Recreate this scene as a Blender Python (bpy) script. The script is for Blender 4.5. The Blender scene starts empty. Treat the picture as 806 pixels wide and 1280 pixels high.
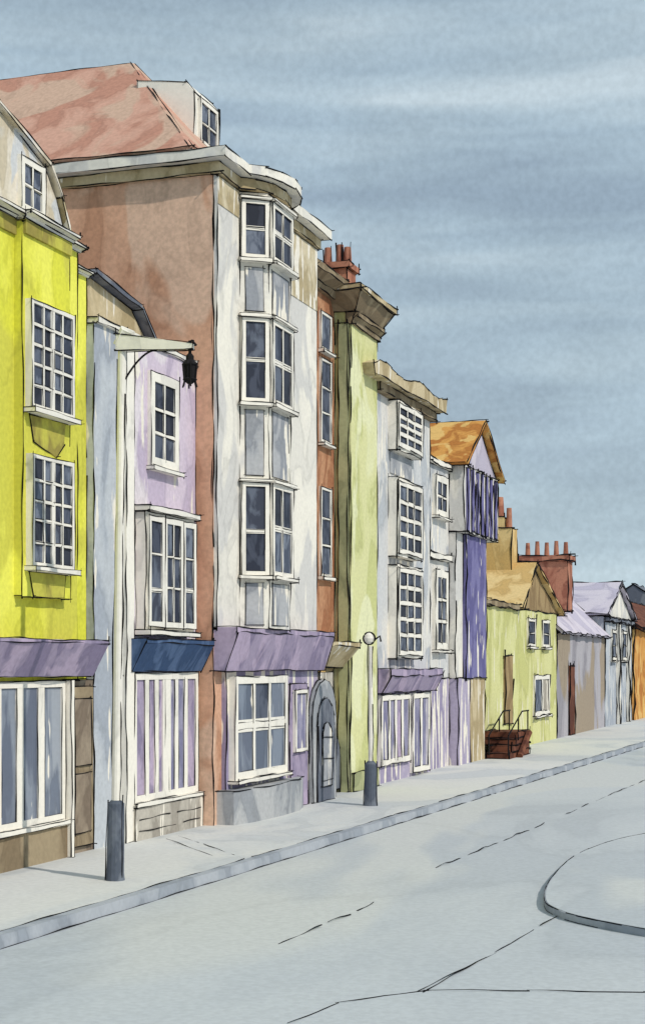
import bpy, math, random, bmesh
from mathutils import Vector
random.seed(7)
SC = bpy.context.scene
# ------------------------------------------------------------------ materials
def lin(c, sat=1.0):
    g = 0.3 * c[0] + 0.59 * c[1] + 0.11 * c[2]
    o = []
    for v in c:
        v = (g + (v - g) * sat) / 255.0
        o.append(v / 12.92 if v <= 0.04045 else ((v + 0.055) / 1.055) ** 2.4)
    return (o[0], o[1], o[2], 1.0)

PAPER = (240, 233, 219)
MATS = {}
def wc(name, c1, c2=None, white=0.0, scale=0.9, stretch=(1, 1, 0.5), rough=0.9, gran=0.13, wstretch=(3.0, 3.0, 0.5), wscale=1.6, c3=None, sat=0.9, rim=.8):
    """pigment-stained render / paint: two washes pooled by noise, bare patches, granulation"""
    if c2 is None:
        c2 = tuple(max(0, v * 0.86) for v in c1)
    m = bpy.data.materials.new(name)
    m.use_nodes = True
    nt = m.node_tree
    N = nt.nodes; L = nt.links
    b = N["Principled BSDF"]
    b.inputs["Roughness"].default_value = rough
    b.inputs["Specular IOR Level"].default_value = 0.12
    geo = N.new("ShaderNodeNewGeometry")
    def noise(st, sc, det=4, dist=0.4, off=0.0):
        mp = N.new("ShaderNodeMapping")
        mp.inputs["Scale"].default_value = st
        mp.inputs["Location"].default_value = (off, off * 1.7, off * 0.3)
        L.new(geo.outputs["Position"], mp.inputs["Vector"])
        n = N.new("ShaderNodeTexNoise")
        n.inputs["Scale"].default_value = sc
        n.inputs["Detail"].default_value = det
        n.inputs["Distortion"].default_value = dist
        L.new(mp.outputs["Vector"], n.inputs["Vector"])
        return n
    def ramp(src, p0, p1, v0=(0, 0, 0, 1), v1=(1, 1, 1, 1)):
        r = N.new("ShaderNodeValToRGB")
        r.color_ramp.elements[0].position = p0
        r.color_ramp.elements[1].position = p1
        r.color_ramp.elements[0].color = v0
        r.color_ramp.elements[1].color = v1
        L.new(src, r.inputs["Fac"])
        return r
    def mix(fac, a, bb, mode='MIX'):
        x = N.new("ShaderNodeMix"); x.data_type = 'RGBA'; x.blend_type = mode
        for s, v in ((0, fac), (6, a), (7, bb)):
            if isinstance(v, bpy.types.NodeSocket):
                L.new(v, x.inputs[s])
            else:
                x.inputs[s].default_value = v
        return x.outputs[2]
    off = random.uniform(0, 40)
    n1 = noise(stretch, scale, 5, 0.7, off)
    r1 = ramp(n1.outputs["Fac"], 0.44, 0.56)
    col = mix(r1.outputs["Color"], lin(c1, sat), lin(c2, sat))
    if c3 is not None:
        n3 = noise(stretch, scale * 0.7, 3, 0.8, off + 9)
        r3 = ramp(n3.outputs["Fac"], 0.51, 0.55)
        col = mix(r3.outputs["Color"], col, lin(c3, sat))
    # pooled pigment rim
    rr = N.new("ShaderNodeValToRGB")
    rr.color_ramp.elements[0].position = 0.52; rr.color_ramp.elements[0].color = (1, 1, 1, 1)
    rr.color_ramp.elements[1].position = 0.575; rr.color_ramp.elements[1].color = (1, 1, 1, 1)
    e = rr.color_ramp.elements.new(0.54); e.color = (0.82, 0.82, 0.82, 1)
    L.new(n1.outputs["Fac"], rr.inputs["Fac"])
    col = mix(rim, col, rr.outputs["Color"], 'MULTIPLY')
    if white > 0:
        n2 = noise(wstretch, wscale, 3, 0.2, off + 3)
        t = 0.66 - white * 0.3
        r2 = ramp(n2.outputs["Fac"], t, t + 0.02)
        col = mix(r2.outputs["Color"], col, lin(PAPER))
    g = noise((1, 1, 1), 16, 3, 0, off)
    rg = ramp(g.outputs["Fac"], 0.34, 0.66, (1 - gran, 1 - gran, 1 - gran, 1), (1, 1, 1, 1))
    col = mix(1.0, col, rg.outputs["Color"], 'MULTIPLY')
    L.new(col, b.inputs["Base Color"])
    MATS[name] = m
    return m

wc("ink", (26, 24, 28), (18, 18, 20), gran=0)
wc("white_paint", (242, 236, 223), (234, 229, 218), gran=.07)
wc("white_wall", (240, 234, 220), (228, 223, 212), c3=(212, 209, 204), scale=1.2, gran=.09)
wc("grey_shade", (180, 181, 184), (150, 154, 162), white=0.3, scale=2)
wc("yellow", (240, 237, 98), (226, 224, 74), c3=(212, 208, 82), scale=0.9, sat=.97)
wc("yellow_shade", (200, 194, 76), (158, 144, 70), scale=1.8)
wc("brick_brown", (222, 170, 138), (202, 148, 116), c3=(228, 188, 160), scale=0.9, gran=0.18)
wc("roof_red", (212, 162, 140), (196, 140, 118), c3=(208, 172, 148), scale=1.1, gran=.16)
wc("tan", (206, 188, 150), (180, 160, 120), white=0.15, scale=1.6)
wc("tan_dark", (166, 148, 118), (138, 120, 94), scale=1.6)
wc("tan_shade_wash", (214, 200, 168), (186, 168, 130), white=0.42, scale=1.6)
wc("door_brown", (160, 144, 124), (130, 114, 98), scale=1.6)
wc("attic_wash", (232, 222, 206), (206, 192, 166), c3=(206, 208, 210), scale=2.2)
wc("lilac", (214, 198, 214), (196, 180, 202), c3=(226, 216, 222), white=0.08, scale=1.3)
wc("grey_wall", (210, 210, 210), (186, 190, 195), c3=(222, 219, 213), white=0.15, scale=1.2)
wc("blue_grey", (192, 197, 203), (168, 175, 186), white=0.12)
wc("purple", (168, 154, 180), (144, 132, 162), c3=(186, 168, 194), scale=2.0)
wc("purple_streak", (180, 170, 194), (154, 144, 176), white=0.44, wstretch=(3, 3, 0.35))
wc("lilac_glass", (158, 154, 180), (132, 130, 162), white=0.18, rough=0.6, wstretch=(3, 3, 0.35), scale=2)
wc("blue_sign", (88, 112, 150), (62, 86, 124), scale=2.5)
wc("stone", (194, 187, 174), (166, 158, 146), white=0.25, scale=1.8)
wc("stone_grey", (184, 185, 186), (154, 158, 164), scale=1.6)
wc("brick_orange", (200, 146, 108), (174, 116, 82), scale=1.8, gran=.2)
wc("green_wall", (220, 219, 158), (204, 206, 136), c3=(230, 230, 182), scale=1.1)
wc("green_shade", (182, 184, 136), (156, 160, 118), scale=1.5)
wc("orange_roof", (220, 156, 76), (190, 120, 54), scale=2.2, c3=(230, 184, 106))
wc("violet", (126, 122, 170), (102, 98, 150), scale=1.8, white=0.08)
wc("ochre", (230, 198, 136), (210, 172, 106), scale=1.4)
wc("ochre_dark", (170, 144, 102), (146, 120, 84), scale=1.4)
wc("cottage_green", (218, 216, 150), (202, 201, 126), white=0.08)
wc("lilac_roof", (212, 203, 214), (192, 184, 202), scale=0.7)
wc("mauve_grey", (178, 174, 180), (154, 150, 158), c3=(164, 148, 128), scale=0.5)
wc("slate", (130, 135, 144), (102, 108, 122), scale=1.5)
wc("chimney_red", (190, 128, 102), (162, 100, 80), scale=2.5)
wc("red_brown", (130, 80, 60), (98, 58, 46), scale=2)
wc("iron_black", (34, 32, 34), (22, 22, 24), gran=0)
wc("post_grey", (114, 121, 132), (90, 98, 112), scale=4)
GLASS = []
for i, (a, b_) in enumerate([((72, 78, 94), (50, 55, 70)), ((88, 95, 112), (62, 69, 86)), ((116, 124, 140), (76, 84, 102)), ((56, 60, 73), (42, 46, 58)), ((64, 69, 84), (100, 108, 124))]):
    wc("glass_%d" % i, a, b_, scale=5, rough=0.5, gran=0.06, white=0.0); GLASS.append("glass_%d" % i)
SG = []
for i, (a, b_) in enumerate([((130, 140, 156), (98, 108, 126)), ((160, 166, 176), (116, 125, 142)), ((104, 112, 130), (140, 148, 162))]):
    wc("shop_glass_%d" % i, a, b_, scale=2.5, rough=0.5, gran=0.06, white=0.06, stretch=(1, 1, .3)); SG.append("shop_glass_%d" % i)

# ------------------------------------------------------------------ builder
class Bld:
    def __init__(self, name, loc, dist=20.0):
        self.name = name; self.loc = Vector(loc); self.parts = {}
        self.r = 0.00042 * dist
        self.e = bpy.data.objects.new(name, None)
        SC.collection.objects.link(self.e)
        self.e.location = self.loc
    def raw(self, part, mat, vs, fs):
        V, F = self.parts.setdefault((part, mat), ([], []))
        k = len(V)
        V.extend([Vector(v) for v in vs]); F.extend([[i + k for i in f] for f in fs])
    # ---- ink: thin drawn edge line, hand wobble, occasional gap
    def ink(self, pts, r=None, gap=0.12, closed=False, wob=1.15):
        r = r or self.r
        pts = [Vector(p) for p in pts]
        if closed: pts.append(pts[0])
        for a, b in zip(pts[:-1], pts[1:]):
            d = b - a; Ln = d.length
            if Ln < r * 3: continue
            d.normalize()
            up = Vector((0, 0, 1)) if abs(d.z) < 0.9 else Vector((1, 0, 0))
            s = d.cross(up).normalized(); t = d.cross(s).normalized()
            a2 = a - d * r * random.uniform(0, 5); Ln2 = Ln + r * random.uniform(0, 10)
            step = max(0.12, r * 14); n = max(2, int(Ln2 / step))
            ph = random.uniform(0, 6); fr = random.uniform(1.5, 3.5)
            cuts = []
            x = 0
            if Ln > 0.5:
                while x < Ln2:
                    x += random.expovariate(gap + 1e-6) + 0.3
                    cuts.append((x, x + random.uniform(4, 14) * r))
            run = []
            def flush(run):
                if len(run) < 2: return
                vs = []; fs = []
                for i, (p, rr) in enumerate(run):
                    for q in range(4):
                        an = q * math.pi / 2 + 0.4
                        vs.append(p + s * math.cos(an) * rr + t * math.sin(an) * rr)
                    if i:
                        k = (i - 1) * 4
                        for q in range(4):
                            fs.append([k + q, k + (q + 1) % 4, k + 4 + (q + 1) % 4, k + 4 + q])
                self.raw("ink_lines", "ink", vs, fs)
            for i in range(n + 1):
                x = Ln2 * i / n
                if any(c0 < x < c1 for c0, c1 in cuts):
                    flush(run); run = []; continue
                w = r * wob * (0.9 * math.sin(x * fr + ph) + 0.5 * math.sin(x * fr * 3.1 + ph * 2))
                w2 = r * wob * 0.5 * math.cos(x * fr * 1.3 + ph)
                rr = r * (0.85 + 0.35 * math.sin(x * 5 + ph) + random.uniform(-.15, .15))
                run.append((a2 + d * x + s * w2 + t * w, rr))
            flush(run)
    def hexa(self, part, mat, v, ink=True, r=None):
        self.raw(part, mat, v, [[0, 1, 2, 3], [4, 5, 6, 7], [0, 1, 5, 4], [1, 2, 6, 5], [2, 3, 7, 6], [3, 0, 4, 7]])
        if ink:
            for a, b in ((0, 1), (1, 2), (2, 3), (3, 0), (4, 5), (5, 6), (6, 7), (7, 4), (0, 4), (1, 5), (2, 6), (3, 7)):
                if (Vector(v[a]) - Vector(v[b])).length > 0.05:
                    self.ink([v[a], v[b]], r)
    def box(self, part, mat, x0, x1, y0, y1, z0, z1, ink=True, r=None):
        self.hexa(part, mat, [(x0, y0, z0), (x1, y0, z0), (x1, y1, z0), (x0, y1, z0), (x0, y0, z1), (x1, y0, z1), (x1, y1, z1), (x0, y1, z1)], ink, r)
    def obox(self, part, mat, fr, a0, a1, n0, n1, z0, z1, ink=False, r=None):
        O, u, n = fr
        P = lambda a, b, z: O + u * a + n * b + Vector((0, 0, z))
        self.hexa(part, mat, [P(a0, n0, z0), P(a1, n0, z0), P(a1, n1, z0), P(a0, n1, z0), P(a0, n0, z1), P(a1, n0, z1), P(a1, n1, z1), P(a0, n1, z1)], ink, r)
    def extr(self, part, mat, A, B, ink=True, side=True, r=None):
        n = len(A)
        self.raw(part, mat, list(A) + list(B), [list(range(n)), list(range(n, 2 * n))] + [[i, (i + 1) % n, n + (i + 1) % n, n + i] for i in range(n)])
        if ink:
            self.ink(A, r, closed=True); self.ink(B, r, closed=True)
            if side:
                for a, b in zip(A, B): self.ink([a, b], r)
    def prism(self, part, mat, xy, z0, z1, **k):
        self.extr(part, mat, [(x, y, z0) for x, y in xy], [(x, y, z1) for x, y in xy], **k)
    def prismX(self, part, mat, yz, x0, x1, **k):
        self.extr(part, mat, [(x0, y, z) for y, z in yz], [(x1, y, z) for y, z in yz], **k)
    def prismY(self, part, mat, xz, y0, y1, **k):
        self.extr(part, mat, [(x, y0, z) for x, z in xz], [(x, y1, z) for x, z in xz], **k)
    def slab(self, part, mat, pts, th=0.08, ink=True):
        """a roof plane with thickness"""
        p = [Vector(q) for q in pts]
        nn = (p[1] - p[0]).cross(p[2] - p[0]).normalized()
        if nn.z < 0: nn = -nn
        self.extr(part, mat, p, [q + nn * th for q in p], ink=ink, side=False)
    def tube(self, part, mat, pts, rad, seg=10):
        pts = [Vector(p) for p in pts]; vs = []; fs = []
        for i, p in enumerate(pts):
            d = (pts[min(i + 1, len(pts) - 1)] - pts[max(i - 1, 0)]).normalized()
            up = Vector((0, 0, 1)) if abs(d.z) < 0.9 else Vector((1, 0, 0))
            s = d.cross(up).normalized(); t = d.cross(s).normalized()
            rr = rad[i] if isinstance(rad, (list, tuple)) else rad
            for q in range(seg):
                a = 2 * math.pi * q / seg
                vs.append(p + s * math.cos(a) * rr + t * math.sin(a) * rr)
            if i:
                k = (i - 1) * seg
                for q in range(seg): fs.append([k + q, k + (q + 1) % seg, k + seg + (q + 1) % seg, k + seg + q])
        fs.append(list(range(seg))); fs.append(list(range(len(vs) - seg, len(vs))))
        self.raw(part, mat, vs, fs)
    def window(self, fr, a0, a1, z0, z1, cols, rows, d=0.06, fw=0.07, bar=0.035, frame="white_paint", glass=None, mid=None, sill=True, head=False, thick_cols=(), lines=True, part="window"):
        glass = glass or GLASS
        O, u, n = fr
        r = self.r * 0.66
        self.obox(part + "_frames", frame, fr, a0, a0 + fw, -0.02, d, z0, z1)
        self.obox(part + "_frames", frame, fr, a1 - fw, a1, -0.02, d, z0, z1)
        self.obox(part + "_frames", frame, fr, a0 + fw, a1 - fw, -0.02, d - .003, z0, z0 + fw)
        self.obox(part + "_frames", frame, fr, a0 + fw, a1 - fw, -0.02, d - .003, z1 - fw, z1)
        P = lambda a, b, z: O + u * a + n * b + Vector((0, 0, z))
        gw = (a1 - a0 - 2 * fw); gh = (z1 - z0 - 2 * fw)
        xs = [a0 + fw + gw * i / cols for i in range(cols + 1)]
        zs = [z0 + fw + gh * i / rows for i in range(rows + 1)]
        for i in range(1, cols): xs[i] += random.uniform(-.05, .05) * gw / cols
        for i in range(1, rows): zs[i] += random.uniform(-.06, .06) * gh / rows
        for i in range(1, cols):
            b = bar * (2.2 if i in thick_cols else 1)
            self.obox(part + "_frames", frame, fr, xs[i] - b / 2, xs[i] + b / 2, -0.02, d - .008, z0 + fw, z1 - fw)
        for j in range(1, rows):
            b = bar * (2.0 if mid is not None and j == mid else 1)
            self.obox(part + "_frames", frame, fr, a0 + fw, a1 - fw, -0.02, d - .013, zs[j] - b / 2, zs[j] + b / 2)
        for i in range(cols):
            for j in range(rows):
                g = random.choice(glass)
                self.obox(part + "_panes", g, fr, xs[i], xs[i + 1], -0.015, d - 0.03, zs[j], zs[j + 1])
                if lines:
                    b = bar * 0.55; jt = lambda: random.uniform(-.008, .008)
                    l = xs[i] + (b if i else 0); rr_ = xs[i + 1] - (b if i < cols - 1 else 0)
                    bo = zs[j] + (b if j else 0); to = zs[j + 1] - (b if j < rows - 1 else 0)
                    self.ink([P(l + jt(), d - .012, bo + jt()), P(rr_ + jt(), d - .012, bo + jt()), P(rr_ + jt(), d - .012, to + jt()), P(l + jt(), d - .012, to + jt())], r, closed=True)
        self.ink([P(a0, d, z0), P(a1, d, z0), P(a1, d, z1), P(a0, d, z1)], self.r * .85, closed=True)
        if sill:
            self.obox(part + "_sills", frame, fr, a0 - .04, a1 + .04, -0.02, d + .07, z0 - .06, z0 - .002, ink=True, r=self.r * .7)
        if head:
            self.obox(part + "_heads", frame, fr, a0 - .03, a1 + .03, -0.02, d + .05, z1 + .002, z1 + .05, ink=True, r=self.r * .7)
    def finish(self):
        for (part, mat), (V, F) in self.parts.items():
            me = bpy.data.meshes.new(part)
            me.from_pydata([v - self.loc for v in V], [], F)
            bm = bmesh.new(); bm.from_mesh(me)
            bmesh.ops.recalc_face_normals(bm, faces=bm.faces)
            bm.to_mesh(me); bm.free()
            me.materials.append(MATS[mat])
            o = bpy.data.objects.new(part, me)
            SC.collection.objects.link(o); o.parent = self.e
        return self.e

def FAC(D): return (Vector((-D, 0, 0)), Vector((0, 1, 0)), Vector((1, 0, 0)))
def cant(x0, y0, x1, y1):
    u = Vector((x1 - x0, y1 - y0, 0)); L = u.length; u.normalize()
    n = Vector((u.y, -u.x, 0))
    return (Vector((x0, y0, 0)), u, n), L
def cornice(B, part, mat, D, y0, y1, z0, z1, proj=.3, back=.1, **k):
    h = z1 - z0
    B.prismY(part, mat, [(-D - back, z0), (-D + proj * .3, z0), (-D + proj * .45, z0 + h * .35), (-D + proj, z0 + h * .65), (-D + proj, z1), (-D - back, z1)], y0, y1, **k)
P0 = 0.12   # pavement level

# ================================================================= 1 yellow townhouse
B = Bld("yellow_townhouse", (-12, 17, 0), 20)
B.box("walls", "yellow", -18, -10, 13, 19.43, 2.45, 8.2)
B.box("side_wing", "yellow", -18, -10.13, 19.43, 19.95, 2.45, 7.98)
B.box("base_walls", "door_brown", -18, -10.03, 13, 19.95, -.2, 2.45)
B.box("bay_panel", "yellow", -10.1, -9.88, 17.74, 18.99, 3.5, 8.15)
B.box("eaves_shade_band", "yellow_shade", -10.1, -9.96, 13, 17.73, 7.98, 8.17, ink=False)  # olive shadow below the eaves, painted as thin strips
B.box("eaves_shade_band", "yellow_shade", -10.1, -9.84, 17.75, 18.98, 8.0, 8.17, ink=False)
cornice(B, "cornice", "white_wall", 10, 13, 17.7, 8.18, 8.26, .18)
cornice(B, "cornice", "white_wall", 9.88, 17.7, 19.03, 8.18, 8.27, .14)
cornice(B, "cornice", "white_wall", 10, 19.03, 19.47, 8.17, 8.25, .12)
cornice(B, "cornice", "white_wall", 10.13, 19.47, 19.98, 7.96, 8.04, .10)
F = FAC(9.88)
B.window(F, 17.80, 18.94, 5.85, 7.2, 4, 5, d=.10, thick_cols=(2,), fw=.05, bar=.04)
B.window(F, 17.82, 18.93, 3.88, 5.28, 4, 5, d=.10, thick_cols=(2,), fw=.05, bar=.04)
B.prismX("sill_shade_patch", "yellow_shade", [(17.9, 5.78), (18.85, 5.78), (18.8, 5.5), (18.6, 5.32), (18.0, 5.45)], -9.9, -9.868)  # olive shadow under the window sills, painted as flat patches
B.prismX("sill_shade_patch", "yellow_shade", [(17.9, 3.81), (18.85, 3.81), (18.8, 3.51), (18.0, 3.51)], -9.9, -9.868)
# attic gable dormer
B.prismX("attic_gable", "attic_wash", [(17.75, 8.29), (17.75, 9.62), (18.2, 9.55), (19.1, 9.24), (19.4, 8.9), (19.75, 8.29)], -12.6, -10.3)
B.prismX("attic_wall", "blue_grey", [(13, 8.29), (13, 9.62), (17.74, 9.62), (17.74, 8.29)], -12.6, -10.25)
B.slab("attic_roof", "slate", [(-10.2, 13, 9.63), (-10.2, 17.7, 9.63), (-12.7, 17.7, 9.63), (-12.7, 13, 9.63)], .05)
B.slab("gable_coping", "attic_wash", [(-10.22, 17.72, 9.66), (-10.22, 19.12, 9.27), (-12.6, 19.12, 9.27), (-12.6, 17.72, 9.66)], .05)
B.slab("gable_coping", "attic_wash", [(-10.22, 19.12, 9.27), (-10.22, 19.42, 8.93), (-12.6, 19.42, 8.93), (-12.6, 19.12, 9.27)], .05)
B.slab("gable_coping", "tan", [(-10.22, 19.42, 8.93), (-10.22, 19.78, 8.32), (-12.6, 19.78, 8.32), (-12.6, 19.42, 8.93)], .05)
B.window(FAC(10.3), 18.36, 19.0, 8.5, 9.2, 2, 2, d=.06, fw=.09, glass=GLASS[1:3], sill=False)
# shopfront
B.prismY("fascia_board", "purple", [(-10.1, 2.5), (-9.86, 2.5), (-9.62, 2.93), (-9.62, 2.97), (-10.1, 2.97)], 13, 19.62)
B.window(FAC(10.03), 14.0, 19.0, .62, 2.44, 9, 1, d=.08, fw=.08, bar=.16, glass=SG, part="shop_window")
B.obox("shop_posts", "white_paint", FAC(10.03), 19.02, 19.1, 0, .16, P0, 2.45, ink=True)
B.obox("shop_door", "tan_dark", FAC(10.03), 19.18, 19.86, 0, .05, P0 + .1, 2.35, ink=True)
B.obox("door_panel", "door_brown", FAC(9.98), 19.28, 19.76, 0, .02, .4, 1.2, ink=True)
B.obox("door_panel", "door_brown", FAC(9.98), 19.28, 19.76, 0, .02, 1.3, 2.2, ink=True)
B.obox("stall_riser", "tan_dark", FAC(10.03), 13, 19.1, 0, .10, 0, .6, ink=True)
B.finish()

# ================================================================= 2 lilac house
B = Bld("lilac_house", (-12, 21.7, 0), 22)
B.box("side_strip", "blue_grey", -17, -10.02, 19.96, 20.72, -.2, 7.35)
B.box("walls", "lilac", -17, -10, 20.73, 23.45, 2.5, 7.35)
B.box("lower_walls", "stone", -17, -10.01, 20.73, 23.45, -.2, 2.5)
B.box("parapet", "white_wall", -10.3, -9.96, 19.98, 23.44, 7.35, 7.43)
B.box("pilaster", "white_paint", -10.0, -9.9, 20.74, 21.0, P0, 7.35)
B.prismX("dormer_front", "tan", [(20.3, 7.43), (20.3, 7.85), (20.9, 8.25), (22.4, 8.05), (22.9, 7.7), (23.1, 7.43)], -12.5, -10.6)
B.slab("dormer_roof", "slate", [(-10.45, 20.2, 7.87), (-10.45, 20.9, 8.27), (-12.6, 20.9, 8.27), (-12.6, 20.2, 7.87)], .06)
B.slab("dormer_roof", "slate", [(-10.45, 20.9, 8.27), (-10.45, 22.45, 8.07), (-12.6, 22.45, 8.07), (-12.6, 20.9, 8.27)], .07)
B.slab("dormer_roof", "slate", [(-10.45, 22.45, 8.07), (-10.45, 23.0, 7.65), (-12.6, 23.0, 7.65), (-12.6, 22.45, 8.07)], .06)
F = FAC(10)
B.window(F, 21.66, 22.68, 5.58, 6.98, 2, 3, d=.06, fw=.14, bar=.05)
B.obox("bay", "white_paint", F, 21.25, 23.02, 0, .16, 3.15, 4.88, ink=True)
B.window(FAC(9.84), 21.27, 21.82, 3.2, 4.82, 1, 3, d=.05, fw=.08, sill=False, mid=1)
B.window(FAC(9.84), 21.83, 22.5, 3.2, 4.82, 2, 3, d=.05, fw=.08, sill=False)
B.window(FAC(9.84), 22.51, 23.0, 3.2, 4.82, 1, 3, d=.05, fw=.08, sill=False, mid=1)
B.obox("bay_sill", "white_paint", F, 21.2, 23.06, 0, .25, 3.08, 3.148, ink=True)
B.obox("bay_head", "white_paint", F, 21.2, 23.06, 0, .25, 4.882, 4.96, ink=True)
B.prismY("fascia_board", "blue_sign", [(-10.1, 2.55), (-9.88, 2.55), (-9.66, 2.96), (-9.66, 3.02), (-10.1, 3.02)], 20.9, 23.4)
B.window(FAC(10.01), 21.03, 23.38, .66, 2.53, 6, 1, d=.09, fw=.1, bar=.13, glass=["lilac_glass", "lilac_glass", "purple"], part="shop_window", thick_cols=(3,))
B.obox("stall_riser", "stone", FAC(10.01), 20.98, 23.44, 0, .14, 0, .60, ink=True)
for z in (.25, .42):
    B.ink([(-9.865, 21.1, z), (-9.865, 23.3, z)], gap=.8)
B.finish()

# ================================================================= 3 tall brick townhouse
B = Bld("tall_brick_townhouse", (-13, 26, 0), 25)
B.box("walls", "brick_brown", -19, -9.70, 23.46, 28.32, -.2, 10.36)
B.box("front_render", "white_wall", -9.72, -9.64, 23.47, 28.31, 3.2, 10.34)
xw = -9.64; xf = -9.24
bay = [(-9.8, 24.42), (xw, 24.42), (xf, 24.72), (xf, 25.74), (xw, 26.04), (-9.8, 26.04)]
B.prism("bay_tower", "white_wall", bay, 3.24, 10.35)
B.box("under_cornice_band", "tan_shade_wash", -9.7, -9.625, 26.1, 28.3, 9.2, 10.33, ink=False)  # tan shadow under the cornice, painted as thin panels on the wall
B.box("under_cornice_band", "tan_shade_wash", -9.7, -9.625, 23.5, 24.38, 9.9, 10.33, ink=False)
f1, L1 = cant(xw, 24.42, xf, 24.72)
f2, L2 = cant(xf, 25.74, xw, 26.04)
for (z0, z1, rw) in ((9.26, 10.22, 2), (6.92, 8.30, 2), (4.10, 5.62, 2)):
    B.window(FAC(-xf), 24.74, 25.72, z0, z1, 2, rw, d=.07, fw=.08, mid=1, head=True, glass=GLASS, bar=.05)
    B.window(f1, .02, L1 - .01, z0, z1, 1, rw, d=.07, fw=.07, mid=1, head=True, glass=GLASS)
    B.window(f2, .02, L2 - .01, z0, z1, 1, rw, d=.07, fw=.07, mid=1, head=True, glass=GLASS)
for (z0, z1) in ((8.42, 9.12), (5.74, 6.80), (3.3, 3.98)):
    B.obox("apron_panels", "grey_shade", FAC(-xf), 24.85, 25.6, 0, .02, z0, z1, ink=True, r=.006)  # bay panels with the shade under the sills put into their grey
    B.obox("apron_panels", "grey_shade", f1, .1, L1 - .1, 0, .02, z0, z1, ink=True, r=.006)
# cornice with bowed front
def plan(o):
    return [(-19, 23.46 - o), (-9.64 + o, 23.46 - o), (-9.64 + o, 24.30 - o * .3), (-9.42 + o, 24.5 - o * .3), (-9.27 + o, 24.78), (-9.2 + o, 25.22), (-9.27 + o, 25.70), (-9.42 + o, 25.98 + o * .3), (-9.64 + o, 26.2 + o * .3), (-9.64 + o, 28.32 + o * .5), (-19, 28.32 + o * .5)]
B.prism("cornice_soffit", "tan", plan(.07), 10.36, 10.53, side=False)
B.prism("cornice", "white_wall", plan(.25), 10.54, 10.70, side=False)
# hipped roof
e0 = (-10.0, 23.25, 10.7); e1 = (-10.0, 28.5, 10.7); rd = (-12.26, 25.9, 13.2); rb = (-19, 25.9, 13.2)
B.slab("roof", "roof_red", [(-19, 23.25, 10.7), e0, rd, rb], .07)
B.slab("roof", "roof_red", [e0, e1, rd], .07)
B.slab("roof", "roof_red", [e1, (-19, 28.5, 10.7), rb, rd], .07)
B.ink([e0, rd], .022, gap=.05); B.ink([rd, rb], .02, gap=.05)
B.tube("hip_tiles", "roof_red", [e0, rd], .07, 6)
B.tube("ridge_tiles", "roof_red", [rd, rb], .07, 6)
# attic dormer
B.prismY("attic_dormer", "white_paint", [(-11.75, 11.0), (-10.7, 11.0), (-10.7, 12.3), (-10.85, 12.48), (-11.75, 12.6)], 25.02, 26.15)
B.window(FAC(10.7), 25.2, 25.98, 11.5, 12.25, 2, 2, d=.05, fw=.06)
# shopfront
B.prismY("fascia_board", "purple", [(-9.75, 2.55), (-9.5, 2.55), (-9.3, 3.16), (-9.3, 3.24), (-9.75, 3.24)], 23.47, 28.33)
B.box("shop_wall", "purple_streak", -9.72, -9.62, 23.8, 28.31, P0, 2.55)
B.window(FAC(9.62), 23.9, 26.35, .8, 2.46, 3, 2, d=.12, fw=.12, bar=.1, glass=SG + ["glass_1"], part="shop_window", mid=1)
B.prism("stall_riser", "stone_grey", [(-9.7, 23.6), (-9.42, 23.62), (-9.30, 24.2), (-9.25, 25.4), (-9.30, 26.4), (-9.45, 27.0), (-9.7, 27.05)], 0, .66, side=False)
B.obox("shop_door", "purple", FAC(9.62), 26.65, 27.6, 0, .05, P0, 2.3, ink=True)
B.window(FAC(9.57), 26.8, 27.45, 1.1, 2.2, 1, 1, d=.06, fw=.06, sill=False, glass=["lilac_glass"], part="door_glass")
def arch(y0, y1, z0, zs, n=8):
    c = (y0 + y1) / 2; rr = (y1 - y0) / 2
    return [(y0, z0)] + [(c - rr * math.cos(math.pi * i / n), zs + rr * math.sin(math.pi * i / n)) for i in range(n + 1)] + [(y1, z0)]
B.box("archway_block", "stone", -11, -9.60, 28.335, 29.15, -.2, 2.5)
B.prismX("archway_surround", "stone_grey", arch(27.75, 29.1, P0, 1.7), -9.6, -9.52, side=False)
B.prismX("archway_door", "slate", arch(27.95, 28.9, P0, 1.55), -9.515, -9.49, side=False)
B.prismX("archway_panel", "grey_shade", arch(28.15, 28.7, .4, 1.3), -9.485, -9.47, side=False)
for z in (.5, .9, 1.3):
    B.ink([(-9.46, 28.15, z), (-9.46, 28.7, z)])
B.finish()

# ================================================================= 4 narrow brick house
B = Bld("narrow_brick_house", (-12, 29.4, 0), 30)
B.box("walls", "brick_orange", -16, -10, 28.34, 30.44, 2.6, 9.9)
B.box("base_walls", "tan", -16, -10.01, 29.16, 30.44, -.2, 2.6)
F = FAC(10)
for z0, z1, rw in ((8.75, 9.5, 1), (6.95, 8.6, 3), (4.35, 6.1, 3)):
    B.window(F, 29.5, 30.15, z0, z1, 1, rw, d=.05, fw=.06, glass=GLASS[1:3])
cornice(B, "cornice", "tan_dark", 10, 28.3, 30.3, 9.85, 10.2, .35)
B.prismY("fascia_board", "tan", [(-10.1, 2.6), (-9.8, 2.6), (-9.45, 3.0), (-9.45, 3.08), (-10.1, 3.08)], 28.4, 30.42)
B.box("pilaster", "ochre", -9.99, -9.86, 29.16, 29.5, P0, 2.6)
B.prismX("cellar_door", "slate", arch(29.5, 30.38, .2, .85), -9.99, -9.86, side=False)
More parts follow.
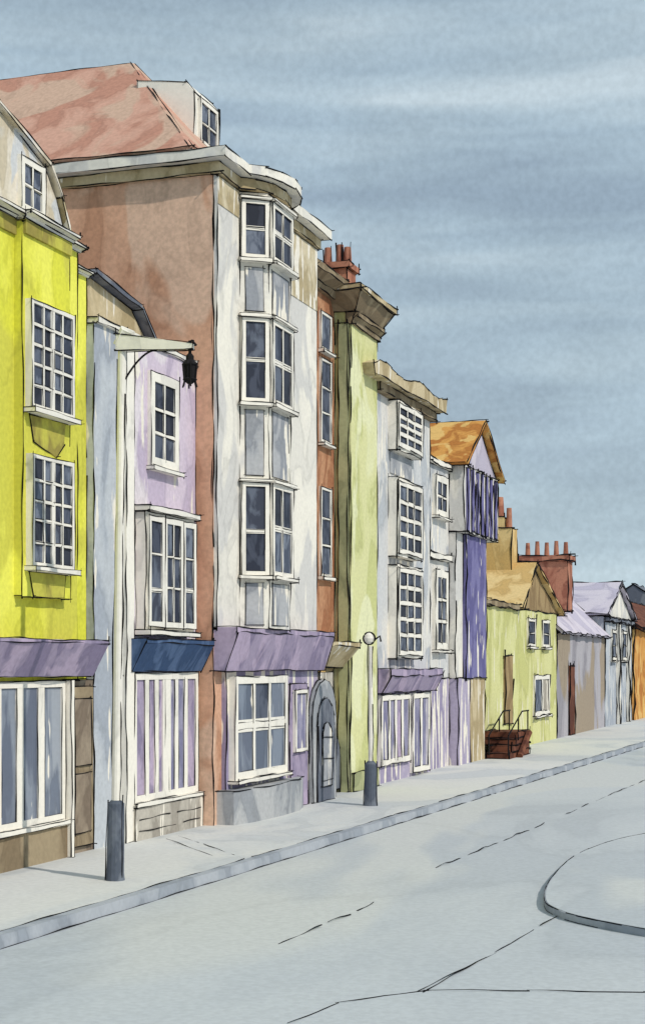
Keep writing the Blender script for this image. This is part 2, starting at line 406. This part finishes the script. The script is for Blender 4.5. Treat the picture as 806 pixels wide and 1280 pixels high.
# chimney stack with pots
B.box("chimney", "chimney_red", -10.6, -9.98, 31.2, 31.8, 9.8, 10.72)
B.box("chimney_cap", "chimney_red", -10.66, -9.92, 31.14, 31.86, 10.72, 10.84)
for x, h in ((-10.48, .38), (-10.22, .42), (-10.06, .36)):
    B.tube("chimney_pots", "chimney_red", [(x, 31.5, 10.84), (x, 31.5, 10.84 + h)], [.09, .07]); B.ink([(x - .08, 31.42, 10.84), (x - .07, 31.43, 10.84 + h)]); B.ink([(x + .08, 31.42, 10.84), (x + .07, 31.43, 10.84 + h)])
B.finish()

# ================================================================= 5 pale green tower house
B = Bld("green_tower_house", (-12, 31.4, 0), 31)
B.box("walls", "green_wall", -15, -9.66, 30.46, 32.27, -.2, 9.65)
cornice(B, "under_cornice_band", "tan_dark", 9.66, 30.43, 32.3, 9.4, 9.63, .15)
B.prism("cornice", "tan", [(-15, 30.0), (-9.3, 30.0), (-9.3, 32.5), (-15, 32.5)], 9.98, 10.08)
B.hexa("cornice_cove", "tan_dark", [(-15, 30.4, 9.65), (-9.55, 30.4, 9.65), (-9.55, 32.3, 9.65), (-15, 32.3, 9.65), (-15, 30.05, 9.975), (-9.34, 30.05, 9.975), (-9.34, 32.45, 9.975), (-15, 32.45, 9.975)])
B.box("side_shade_strip", "green_shade", -9.9, -9.7, 30.40, 30.455, P0, 9.4)  # shade on the side return, painted as a darker green strip
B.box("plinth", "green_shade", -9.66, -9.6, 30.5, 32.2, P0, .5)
B.finish()

# ================================================================= 6 grey bay townhouse
B = Bld("grey_townhouse", (-12, 34.5, 0), 34)
B.box("walls", "grey_wall", -15, -9.75, 32.28, 36.9, 2.5, 8.5)
B.box("shop_wall", "purple_streak", -15, -9.74, 32.28, 36.9, -.2, 2.5)
# wavy parapet cornice
top = [(31.2, 8.76)] + [(31.2 + 6.0 * i / 14, 8.82 + .07 * math.sin(i * .95) + .006 * i) for i in range(1, 15)]
B.prismX("cornice", "tan", [(31.3, 8.56), (37.1, 8.6)] + [(y, z) for y, z in reversed(top)], -9.9, -9.40, side=False)
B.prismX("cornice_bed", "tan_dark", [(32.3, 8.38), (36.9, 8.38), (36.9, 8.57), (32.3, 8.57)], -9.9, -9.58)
B.box("flat_roof", "slate", -15, -9.9, 32.3, 36.9, 8.51, 8.65)
for z0, z1 in ((7.35, 8.30), (5.05, 6.62), (2.85, 4.75)):
    fy0, fy1 = 33.4, 35.35
    B.box("bay", "white_paint", -9.76, -9.54, fy0, fy1, z0 - .06, z1 + .06)
    B.window(FAC(9.54), fy0, fy1, z0, z1, 3, 4 if z1 > 4.8 else 5, d=.04, fw=.10, bar=.09, sill=False)
    B.obox("apron_panels", "grey_shade", FAC(9.75), 33.5, 35.2, 0, .03, z0 - .55, z0 - .1, ink=False)
B.prismY("fascia_board", "purple", [(-9.8, 2.05), (-9.6, 2.05), (-9.42, 2.4), (-9.42, 2.55), (-9.8, 2.55)], 32.5, 36.85)
B.window(FAC(9.74), 32.6, 34.9, .5, 2.0, 4, 1, d=.08, fw=.12, bar=.16, glass=["lilac_glass", "purple"], sill=False, part="shop_window")
B.window(FAC(9.74), 35.1, 36.6, .2, 2.0, 2, 1, d=.08, fw=.12, bar=.16, glass=["lilac_glass"], sill=False, part="shop_door")
B.finish()

# ================================================================= 7 gabled house, orange roof
B = Bld("gabled_violet_house", (-12, 40, 0), 40)
B.box("walls", "grey_wall", -15, -9.9, 36.91, 39.3, 2.3, 7.5)
B.box("shop_wall", "purple_streak", -15, -9.89, 36.91, 39.3, -.2, 2.3)
B.box("parapet", "white_paint", -15, -9.8, 36.92, 39.28, 7.5, 7.62)
F = FAC(9.9)
B.window(F, 37.7, 38.9, 6.25, 7.25, 2, 2, d=.10, fw=.16, bar=.06, glass=GLASS[1:3])
B.window(F, 37.7, 38.9, 3.0, 4.95, 2, 3, d=.10, fw=.18, bar=.08)
B.box("string_course", "white_paint", -9.9, -9.78, 36.95, 39.2, 5.2, 5.35)
B.box("bay_upper", "white_wall", -14, -9.50, 39.31, 43.2, 5.98, 7.66)
B.box("bay_return", "white_wall", -14, -9.72, 39.32, 40.05, 2.3, 5.97)
B.box("bay_lower", "violet", -14, -9.62, 40.06, 42.3, 2.3, 5.97)
B.box("bay_ground", "purple_streak", -14, -9.66, 39.33, 40.6, -.2, 2.3)
B.box("bay_ground", "tan", -14, -9.66, 40.61, 42.3, -.2, 2.3)
for i in range(7):
    y = 39.5 + i * .53
    B.box("timber_studs", "violet", -9.50, -9.46, y, y + .25, 6.02, 7.6)
B.prismX("gable", "lilac_roof", [(39.31, 7.66), (41.15, 8.85), (43.2, 7.66)], -14, -9.55)
B.slab("roof", "orange_roof", [(-9.36, 39.15, 7.62), (-9.36, 41.15, 8.92), (-14, 41.15, 8.92), (-14, 39.15, 7.62)], .09)
B.slab("roof", "orange_roof", [(-9.36, 43.4, 7.6), (-9.36, 41.15, 8.92), (-14, 41.15, 8.92), (-14, 43.4, 7.6)], .09)
B.finish()

# ================================================================= 8 green cottage
B = Bld("green_cottage", (-12, 50, 0), 50)
B.box("walls", "cottage_green", -17, -10, 43.0, 54.7, -.2, 4.35)
B.prismX("gable", "ochre_dark", [(48.4, 4.36), (50.4, 5.75), (54.9, 4.36)], -17, -9.98)
B.slab("roof", "ochre", [(-9.8, 48.2, 4.32), (-9.8, 50.4, 5.8), (-17, 50.4, 5.8), (-17, 48.2, 4.32)], .08)
B.slab("roof", "ochre", [(-9.8, 55.1, 4.32), (-9.8, 50.4, 5.8), (-17, 50.4, 5.8), (-17, 55.1, 4.32)], .08)
B.box("eaves_board", "tan_dark", -10, -9.9, 43.4, 48.1, 4.3, 4.45)
F = FAC(10)
B.window(F, 49.6, 50.8, 3.2, 4.1, 1, 2, d=.06, fw=.1, glass=["glass_0"])
B.window(F, 52.0, 53.2, 3.2, 4.1, 1, 2, d=.06, fw=.1, glass=["glass_0"])
B.window(F, 50.6, 53.2, 1.0, 2.3, 2, 1, d=.06, fw=.14, bar=.2, glass=["glass_2", "stone"])
B.obox("door", "ochre_dark", F, 46.2, 47.3, 0, .05, .9, 2.9, ink=True)
B.box("chimney_base", "ochre", -11.6, -10.55, 50.0, 50.8, 4.8, 6.95)
B.box("chimney_stack", "ochre", -11.3, -10.8, 50.1, 50.6, 6.95, 7.3)
B.tube("chimney_pots", "chimney_red", [(-11.05, 50.3, 7.3), (-11.05, 50.3, 7.95)], [.2, .16])
B.tube("chimney_pots", "chimney_red", [(-10.7, 50.3, 6.95), (-10.7, 50.3, 7.6)], [.1, .08])
B.finish()

# entrance steps with railings
B = Bld("entrance_steps", (-9.4, 42.5, 0), 42)
for i in range(4):
    B.box("treads", "red_brown", -9.98 if i > 1 else -9.61, -9.0, 42.35 + i * .36, 45.0, P0 + i * .17, P0 + (i + 1) * .17 - .003)
for x in (-9.02, -9.55):
    B.tube("handrails", "iron_black", [(x, 42.3, .75), (x, 44.1, 1.35), (x, 45.0, 1.35)], .022, 6)
    for i in range(3):
        y = 42.3 + i * 1.3; zt = .75 + min(1.8, y - 42.3) * .33
        B.tube("balusters", "iron_black", [(x, y, P0 + .1), (x, y, zt)], .02, 6)
B.tube("side_rail", "red_brown", [(-8.9, 43.2, .15), (-8.9, 44.5, .75)], .09, 6)
B.finish()

# ================================================================= 9 lilac roofed house
B = Bld("lilac_roof_house", (-13, 60, 0), 60)
B.box("walls", "mauve_grey", -15, -10, 54.71, 65.4, -.2, 3.75)
B.prismY("gable_ends", "lilac_roof", [(-10, 3.76), (-12.4, 6.1), (-15, 3.76)], 54.9, 65.3)
B.slab("roof", "lilac_roof", [(-9.8, 54.6, 3.7), (-9.8, 65.5, 3.7), (-12.4, 65.5, 6.2), (-12.4, 54.6, 6.2)], .08)
B.slab("roof", "lilac_roof", [(-15.2, 54.6, 3.7), (-15.2, 65.5, 3.7), (-12.4, 65.5, 6.2), (-12.4, 54.6, 6.2)], .08)
B.obox("door", "red_brown", FAC(10), 57, 58.0, 0, .06, P0, 2.6, ink=True)
B.box("chimney", "chimney_red", -11.9, -10.2, 58, 59, 4.6, 6.4)
B.box("chimney_cap", "chimney_red", -12.0, -10.1, 57.9, 59.1, 6.4, 6.6)
for i in range(5):
    x = -11.75 + i * .35
    B.tube("chimney_pots", "chimney_red", [(x, 58.5, 6.6), (x, 58.5, 7.1 + .05 * (i % 2))], [.10, .07])
B.finish()

# ================================================================= 10 white gabled house
B = Bld("white_gabled_house", (-12, 70, 0), 70)
B.box("walls", "blue_grey", -15, -10, 65.41, 73.4, -.2, 4.6)
B.prismX("gable", "white_wall", [(65.41, 4.61), (69.0, 6.0), (73.4, 4.61)], -15, -10.0)
B.slab("roof", "lilac_roof", [(-9.8, 65.2, 4.6), (-9.8, 69.0, 6.05), (-15, 69.0, 6.05), (-15, 65.2, 4.6)], .1)
B.slab("roof", "lilac_roof", [(-9.8, 73.6, 4.6), (-9.8, 69.0, 6.05), (-15, 69.0, 6.05), (-15, 73.6, 4.6)], .1)
B.box("trim", "slate", -10, -9.85, 65.5, 73.3, 4.4, 4.55)
for y in (67, 70):
    B.window(FAC(10), y, y + 1.2, 2.8, 4.1, 1, 2, d=.08, fw=.14, glass=["glass_2"])
    B.box("pilasters", "white_paint", -10, -9.85, y + 1.6, y + 1.9, .1, 4.4)
B.finish()
# ================================================================= 11 ochre house + red roof
B = Bld("ochre_house", (-12, 85, 0), 85)
B.box("walls", "orange_roof", -15, -9.9, 73.41, 96, -.2, 4.3)
B.slab("roof", "red_brown", [(-9.6, 73.3, 4.2), (-9.6, 96.2, 4.2), (-12.4, 96.2, 6.0), (-12.4, 73.3, 6.0)], .1)
B.slab("roof", "red_brown", [(-15.2, 73.3, 4.2), (-15.2, 96.2, 4.2), (-12.4, 96.2, 6.0), (-12.4, 73.3, 6.0)], .1)
B.prismY("gable_ends", "orange_roof", [(-10, 4.31), (-12.4, 5.9), (-15, 4.31)], 73.5, 95.9)
for y in (80, 84, 88, 92):
    B.window(FAC(9.9), y, y + 1.4, 2.4, 3.8, 2, 2, d=.08, fw=.14)
B.finish()
B = Bld("distant_terrace", (-12, 110, 0), 110)
for i, (m, h) in enumerate((("grey_wall", 5.2), ("lilac", 4.6), ("ochre", 5.6), ("white_wall", 4.8))):
    y = 96.3 + i * 14
    B.box("walls", m, -16, -10, y, y + 13.9, -.2, h)
    B.prismY("roofs", "slate", [(-9.7, h), (-13, h + 2.2), (-16.3, h)], y, y + 13.9)
B.finish()

# ================================================================= street lamps
B = Bld("street_lamp", (-8.35, 17.19, P0), 19)
x, y = -8.35, 17.19
xt = x + .09
B.tube("base_sleeve", "post_grey", [(x, y, P0), (x, y, .2), (x + .01, y, 1.02), (x + .01, y, 1.06)], [.115, .105, .10, .06], 14)
B.tube("pole", "white_paint", [(x + .015, y, 1.06), (xt, y, 6.3), (xt, y, 6.42)], [.058, .05, .045], 12)
for s in (-1, 1):
    B.ink([(x + .015 + s * .055, y - .02, 1.05), (xt + s * .05, y - .02, 6.2)], .008, gap=.3)
    B.ink([(x + s * .108, y - .03, P0), (x + .01 + s * .10, y - .03, 1.05)], .008, gap=.1)
x = xt
B.hexa("arm", "white_paint", [(x - .06, y - .06, 6.34), (x + .9, y - .03, 6.30), (x + .9, y + .03, 6.30), (x - .06, y + .06, 6.34), (x - .06, y - .06, 6.54), (x + .9, y - .03, 6.36), (x + .9, y + .03, 6.36), (x - .06, y + .06, 6.54)])
B.tube("arm_cap", "white_paint", [(x - .06, y, 6.40), (x + .03, y, 6.57), (x + .14, y, 6.52)], [.06, .07, .04], 8)
pts = []
for i in range(13):
    a = math.pi * i / 12
    pts.append((x + .04 + .40 * (i / 12) ** 1.1, y, 6.0 + .32 * math.sin(a / 2)))
B.tube("scroll_brace", "iron_black", pts, .012, 6)
lx = x + .86
B.tube("lantern_hook", "iron_black", [(lx, y, 6.40), (lx, y, 6.22)], .018, 6)
B.tube("lantern_finial", "iron_black", [(lx - .1, y, 6.34), (lx + .03, y, 6.40), (lx + .08, y, 6.34)], .014, 6)
B.tube("lantern", "iron_black", [(lx, y, 6.26), (lx, y, 6.22), (lx, y, 6.18), (lx, y, 6.12), (lx, y, 6.10), (lx, y, 5.97), (lx, y, 5.95), (lx, y, 5.90)], [.015, .05, .05, .10, .075, .062, .09, .03], 8)
for i in range(6):
    a = i * math.pi / 3
    B.tube("lantern_spikes", "iron_black", [(lx + .09 * math.cos(a), y + .09 * math.sin(a), 6.14), (lx + .07 * math.cos(a), y + .07 * math.sin(a), 5.93), (lx + .09 * math.cos(a), y + .09 * math.sin(a), 5.86)], .01, 5)
B.finish()

B = Bld("street_lamp.001", (-8.41, 27.7, P0), 28)
x, y = -8.41, 27.7
B.tube("base_sleeve", "post_grey", [(x, y, P0), (x, y, .2), (x, y, .86), (x, y, .92)], [.13, .12, .11, .06], 14)
B.tube("pole", "white_paint", [(x, y, .92), (x, y, 2.98)], [.045, .035], 10)
for s in (-1, 1):
    B.ink([(x + s * .045, y - .02, .92), (x + s * .036, y - .02, 2.95)], .010, gap=.2)
    B.ink([(x + s * .125, y - .03, P0), (x + s * .11, y - .03, .9)], .010, gap=.1)
ring = [(x - .03 + .11 * math.cos(a), y, 3.12 + .11 * math.sin(a)) for a in [2 * math.pi * i / 16 - 1.2 for i in range(17)]]
B.tube("lamp_ring", "iron_black", ring, .016, 6)
B.tube("lamp_globe", "white_paint", [(x - .03, y, 3.02), (x - .03, y, 3.06), (x - .03, y, 3.12), (x - .03, y, 3.18), (x - .03, y, 3.22)], [.03, .075, .095, .075, .03], 12)
B.tube("hook", "iron_black", [(x + .08, y, 3.1), (x + .17, y, 3.16), (x + .19, y, 3.06)], .018, 6)
B.finish()

# ================================================================= ground
wc("road_wash", (197, 201, 203), (187, 192, 196), scale=.22, stretch=(1, .45, 1), c3=(203, 205, 203), gran=.11, sat=1, rim=.35)
wc("pavement_wash", (216, 216, 212), (202, 205, 206), scale=.5, stretch=(1, .5, 1), gran=.10, sat=1, rim=.4)
wc("kerb_stone", (174, 179, 186), (154, 161, 171), scale=1.2, gran=.08)
def kx(y): return -7.65 + .0225 * (y - 13.3)
def mesh_obj(name, vs, fs, mat):
    me = bpy.data.meshes.new(name); me.from_pydata(vs, [], fs)
    bm = bmesh.new(); bm.from_mesh(me); bmesh.ops.recalc_face_normals(bm, faces=bm.faces); bm.to_mesh(me); bm.free()
    me.materials.append(MATS[mat]); o = bpy.data.objects.new(name, me); SC.collection.objects.link(o); return o
mesh_obj("ground", [(-600, -300, -.02), (600, -300, -.02), (600, 900, -.02), (-600, 900, -.02)], [[0, 1, 2, 3]], "road_wash")
mesh_obj("road", [(-9, -20, 0), (12, -20, 0), (12, 200, 0), (-9, 200, 0)], [[0, 1, 2, 3]], "road_wash")
B = Bld("pavement", (-9, 20, 0), 20)
n = 60
ys = [-10 + 210 * i / n for i in range(n + 1)]
vs = []; fs = []
for yv in ys:
    k = min(kx(yv), -4.5)
    vs += [(-19.5, yv, P0), (k - .13, yv, P0)]
for i in range(n): fs.append([i * 2, i * 2 + 1, i * 2 + 3, i * 2 + 2])
B.raw("paving", "pavement_wash", vs, fs)
vs = []; fs = []
for yv in ys:
    k = min(kx(yv), -4.5)
    vs += [(k - .13, yv, P0 + .004), (k, yv, P0 + .004), (k + .012, yv, -.01)]
for i in range(n):
    fs.append([i * 3, i * 3 + 1, i * 3 + 4, i * 3 + 3]); fs.append([i * 3 + 1, i * 3 + 2, i * 3 + 5, i * 3 + 4])
B.raw("kerb", "kerb_stone", vs, fs)
def kerb_line(off, z, y0, y1, r, gap):
    B.ink([(kx(y0) + off, y0, z), (kx(y1) + off, y1, z)], r, gap=gap, wob=.9)
kerb_line(-.13, P0 + .006, 11, 26, .007, .12)
kerb_line(-.13, P0 + .006, 26, 80, .010, .12)
kerb_line(.016, .004, 11, 26, .007, .15)
kerb_line(.016, .004, 26, 80, .011, .15)
for o in (0, .45):
    B.ink([(-9.6, 21.9 - o, P0 + .003), (-7.95, 19.95 - o, P0 + .003)], .006, gap=2.5)
B.finish()

B = Bld("road_markings", (-5, 20, 0), 18)
for a, b in (((-5.28, 14.4), (-5.22, 15.4)), ((-5.22, 15.7), (-5.18, 16.3)), ((-5.18, 16.6), (-5.17, 17.1)), ((-5.3, 20.4), (-5.06, 26.6)), ((-5.02, 28.4), (-4.99, 30.6)), ((-4.97, 31.4), (-4.78, 37.4)), ((-4.75, 39), (-4.6, 48))):
    B.ink([(a[0], a[1], .006), (b[0], b[1], .006)], .009, gap=.1, wob=1.5)
B.ink([(-3.39, 12.65, .006), (-3.2, 15.1, .006), (-3.08, 16.9, .006)], .006, gap=1.0)
B.ink([(-3.44, 12.65, .006), (-3.22, 14.6, .006)], .005, gap=.4)
B.ink([(-4.04, 11.2, .006), (-3.92, 12.0, .006), (-3.66, 12.4, .006), (-3.39, 12.7, .006), (-2.6, 12.95, .006), (-1.69, 13.2, .006), (0, 13.4, .006)], .005, gap=1.0)
B.finish()

B = Bld("traffic_island", (-1, 20, 0), 18)
isl0 = [(-3.33, 17.5), (-3.52, 18.6), (-3.65, 20), (-3.72, 21.6), (-3.62, 23.0), (-3.35, 24.4), (-2.7, 25.8), (-1.5, 26.9), (1, 27.6), (4, 27), (4, 14.2), (0, 15.0), (-1.2, 15.5), (-2.04, 15.9), (-2.8, 16.5), (-3.15, 17.0)]
isl = []
for i in range(len(isl0)):      # rounded outline (Catmull-Rom)
    p0, p1, p2, p3 = [Vector(isl0[(i + k) % len(isl0)]) for k in (-1, 0, 1, 2)]
    for t in (0, .33, .66):
        q = .5 * ((2 * p1) + (p2 - p0) * t + (2 * p0 - 5 * p1 + 4 * p2 - p3) * t * t + (3 * p1 - p0 - 3 * p2 + p3) * t ** 3)
        isl.append((q.x, q.y))
B.extr("kerb", "kerb_stone", [(x, y, -.02) for x, y in isl], [(x, y, .075) for x, y in isl], ink=False)
c = Vector((-.5, 20.5))
B.extr("island_top", "road_wash", [(c.x + (x - c.x) * .995, c.y + (y - c.y) * .995, .06) for x, y in isl], [(c.x + (x - c.x) * .995, c.y + (y - c.y) * .995, .081) for x, y in isl], ink=False)
for k0 in range(0, len(isl), 1):
    if random.random() < .86:
        a, b = isl[k0], isl[(k0 + 1) % len(isl)]
        B.ink([(a[0], a[1], .078), (b[0], b[1], .078)], .006, gap=.01, wob=.3)
    if random.random() < .6:
        B.ink([(a[0], a[1], .004), (b[0], b[1], .004)], .005, gap=.01, wob=.3)
B.finish()

# ================================================================= sky / light
SUN = Vector((1.0, -0.45, 0.9)).normalized()
el = math.asin(SUN.z); az = math.atan2(SUN.x, SUN.y)
w = bpy.data.worlds.new("World"); SC.world = w; w.use_nodes = True
nt = w.node_tree; N = nt.nodes; L = nt.links
for nd in list(N): N.remove(nd)
out = N.new("ShaderNodeOutputWorld")
sky = N.new("ShaderNodeTexSky"); sky.sky_type = 'NISHITA'; sky.sun_disc = False
sky.sun_elevation = el; sky.sun_rotation = az
bg1 = N.new("ShaderNodeBackground"); bg1.inputs["Strength"].default_value = 0.10
L.new(sky.outputs["Color"], bg1.inputs["Color"])
tc = N.new("ShaderNodeTexCoord")
def wnoise(st, sc, det, dist, rot=(0, 0, 0)):
    mp = N.new("ShaderNodeMapping"); mp.inputs["Scale"].default_value = st; mp.inputs["Rotation"].default_value = rot
    L.new(tc.outputs["Generated"], mp.inputs["Vector"])
    n = N.new("ShaderNodeTexNoise"); n.inputs["Scale"].default_value = sc; n.inputs["Detail"].default_value = det; n.inputs["Distortion"].default_value = dist
    L.new(mp.outputs["Vector"], n.inputs["Vector"]); return n
n1 = wnoise((1.0, 1.0, 9), 3.0, 3, .3, (0.05, 0.10, 0))
rp = N.new("ShaderNodeValToRGB"); cr = rp.color_ramp
cr.elements[0].position = .36; cr.elements[0].color = lin((150, 169, 185))
cr.elements[1].position = .68; cr.elements[1].color = lin((196, 212, 221))
e = cr.elements.new(.47); e.color = lin((164, 184, 198))
e = cr.elements.new(.57); e.color = lin((176, 195, 207))
L.new(n1.outputs["Fac"], rp.inputs["Fac"])
# soft broad blooms
n4 = wnoise((1, 1, 1.6), 5.0, 4, 1.0)
r4 = N.new("ShaderNodeMapRange"); r4.inputs["From Min"].default_value = .3; r4.inputs["From Max"].default_value = .7; r4.inputs["To Min"].default_value = .92; r4.inputs["To Max"].default_value = 1.08
L.new(n4.outputs["Fac"], r4.inputs["Value"])
# lighter toward the horizon
sp = N.new("ShaderNodeSeparateXYZ"); L.new(tc.outputs["Generated"], sp.inputs["Vector"])
hr = N.new("ShaderNodeMapRange"); hr.inputs["From Min"].default_value = 0.0; hr.inputs["From Max"].default_value = .26
hr.inputs["To Min"].default_value = .6; hr.inputs["To Max"].default_value = 0
L.new(sp.outputs["Z"], hr.inputs["Value"])
mx = N.new("ShaderNodeMix"); mx.data_type = 'RGBA'; L.new(hr.outputs["Result"], mx.inputs[0]); L.new(rp.outputs["Color"], mx.inputs[6]); mx.inputs[7].default_value = lin((190, 208, 216))
g = wnoise((1, 1, 1), 260, 2, 0)
gr = N.new("ShaderNodeMapRange"); gr.inputs["From Min"].default_value = .3; gr.inputs["From Max"].default_value = .7; gr.inputs["To Min"].default_value = .94; gr.inputs["To Max"].default_value = 1.06
L.new(g.outputs["Fac"], gr.inputs["Value"])
mm = N.new("ShaderNodeMath"); mm.operation = 'MULTIPLY'; L.new(gr.outputs["Result"], mm.inputs[0]); L.new(r4.outputs["Result"], mm.inputs[1])
mg = N.new("ShaderNodeVectorMath"); mg.operation = 'SCALE'; L.new(mx.outputs[2], mg.inputs[0]); L.new(mm.outputs[0], mg.inputs["Scale"])
bg2 = N.new("ShaderNodeBackground"); bg2.inputs["Strength"].default_value = 1.05
L.new(mg.outputs["Vector"], bg2.inputs["Color"])
ms = N.new("ShaderNodeMixShader"); ms.inputs[0].default_value = .94
L.new(bg1.outputs[0], ms.inputs[1]); L.new(bg2.outputs[0], ms.inputs[2]); L.new(ms.outputs[0], out.inputs["Surface"])

sl = bpy.data.lights.new("sun", 'SUN'); sl.energy = 2.65; sl.angle = math.radians(.8); sl.color = (1, .94, .85)
so = bpy.data.objects.new("sun", sl); SC.collection.objects.link(so)
so.rotation_euler = SUN.to_track_quat('Z', 'Y').to_euler()

cam = bpy.data.cameras.new("camera"); co = bpy.data.objects.new("camera", cam); SC.collection.objects.link(co)
co.location = (0, 0, 2.66)
co.rotation_euler = (math.radians(90), 0, math.radians(18.6))
cam.sensor_fit = 'VERTICAL'; cam.sensor_height = 36; cam.lens = 56.7
cam.shift_y = 190 / 1280
cam.clip_start = .1; cam.clip_end = 3000
SC.camera = co
SC.view_settings.view_transform = 'Standard'
SC.view_settings.look = 'None'
SC.view_settings.exposure = 0
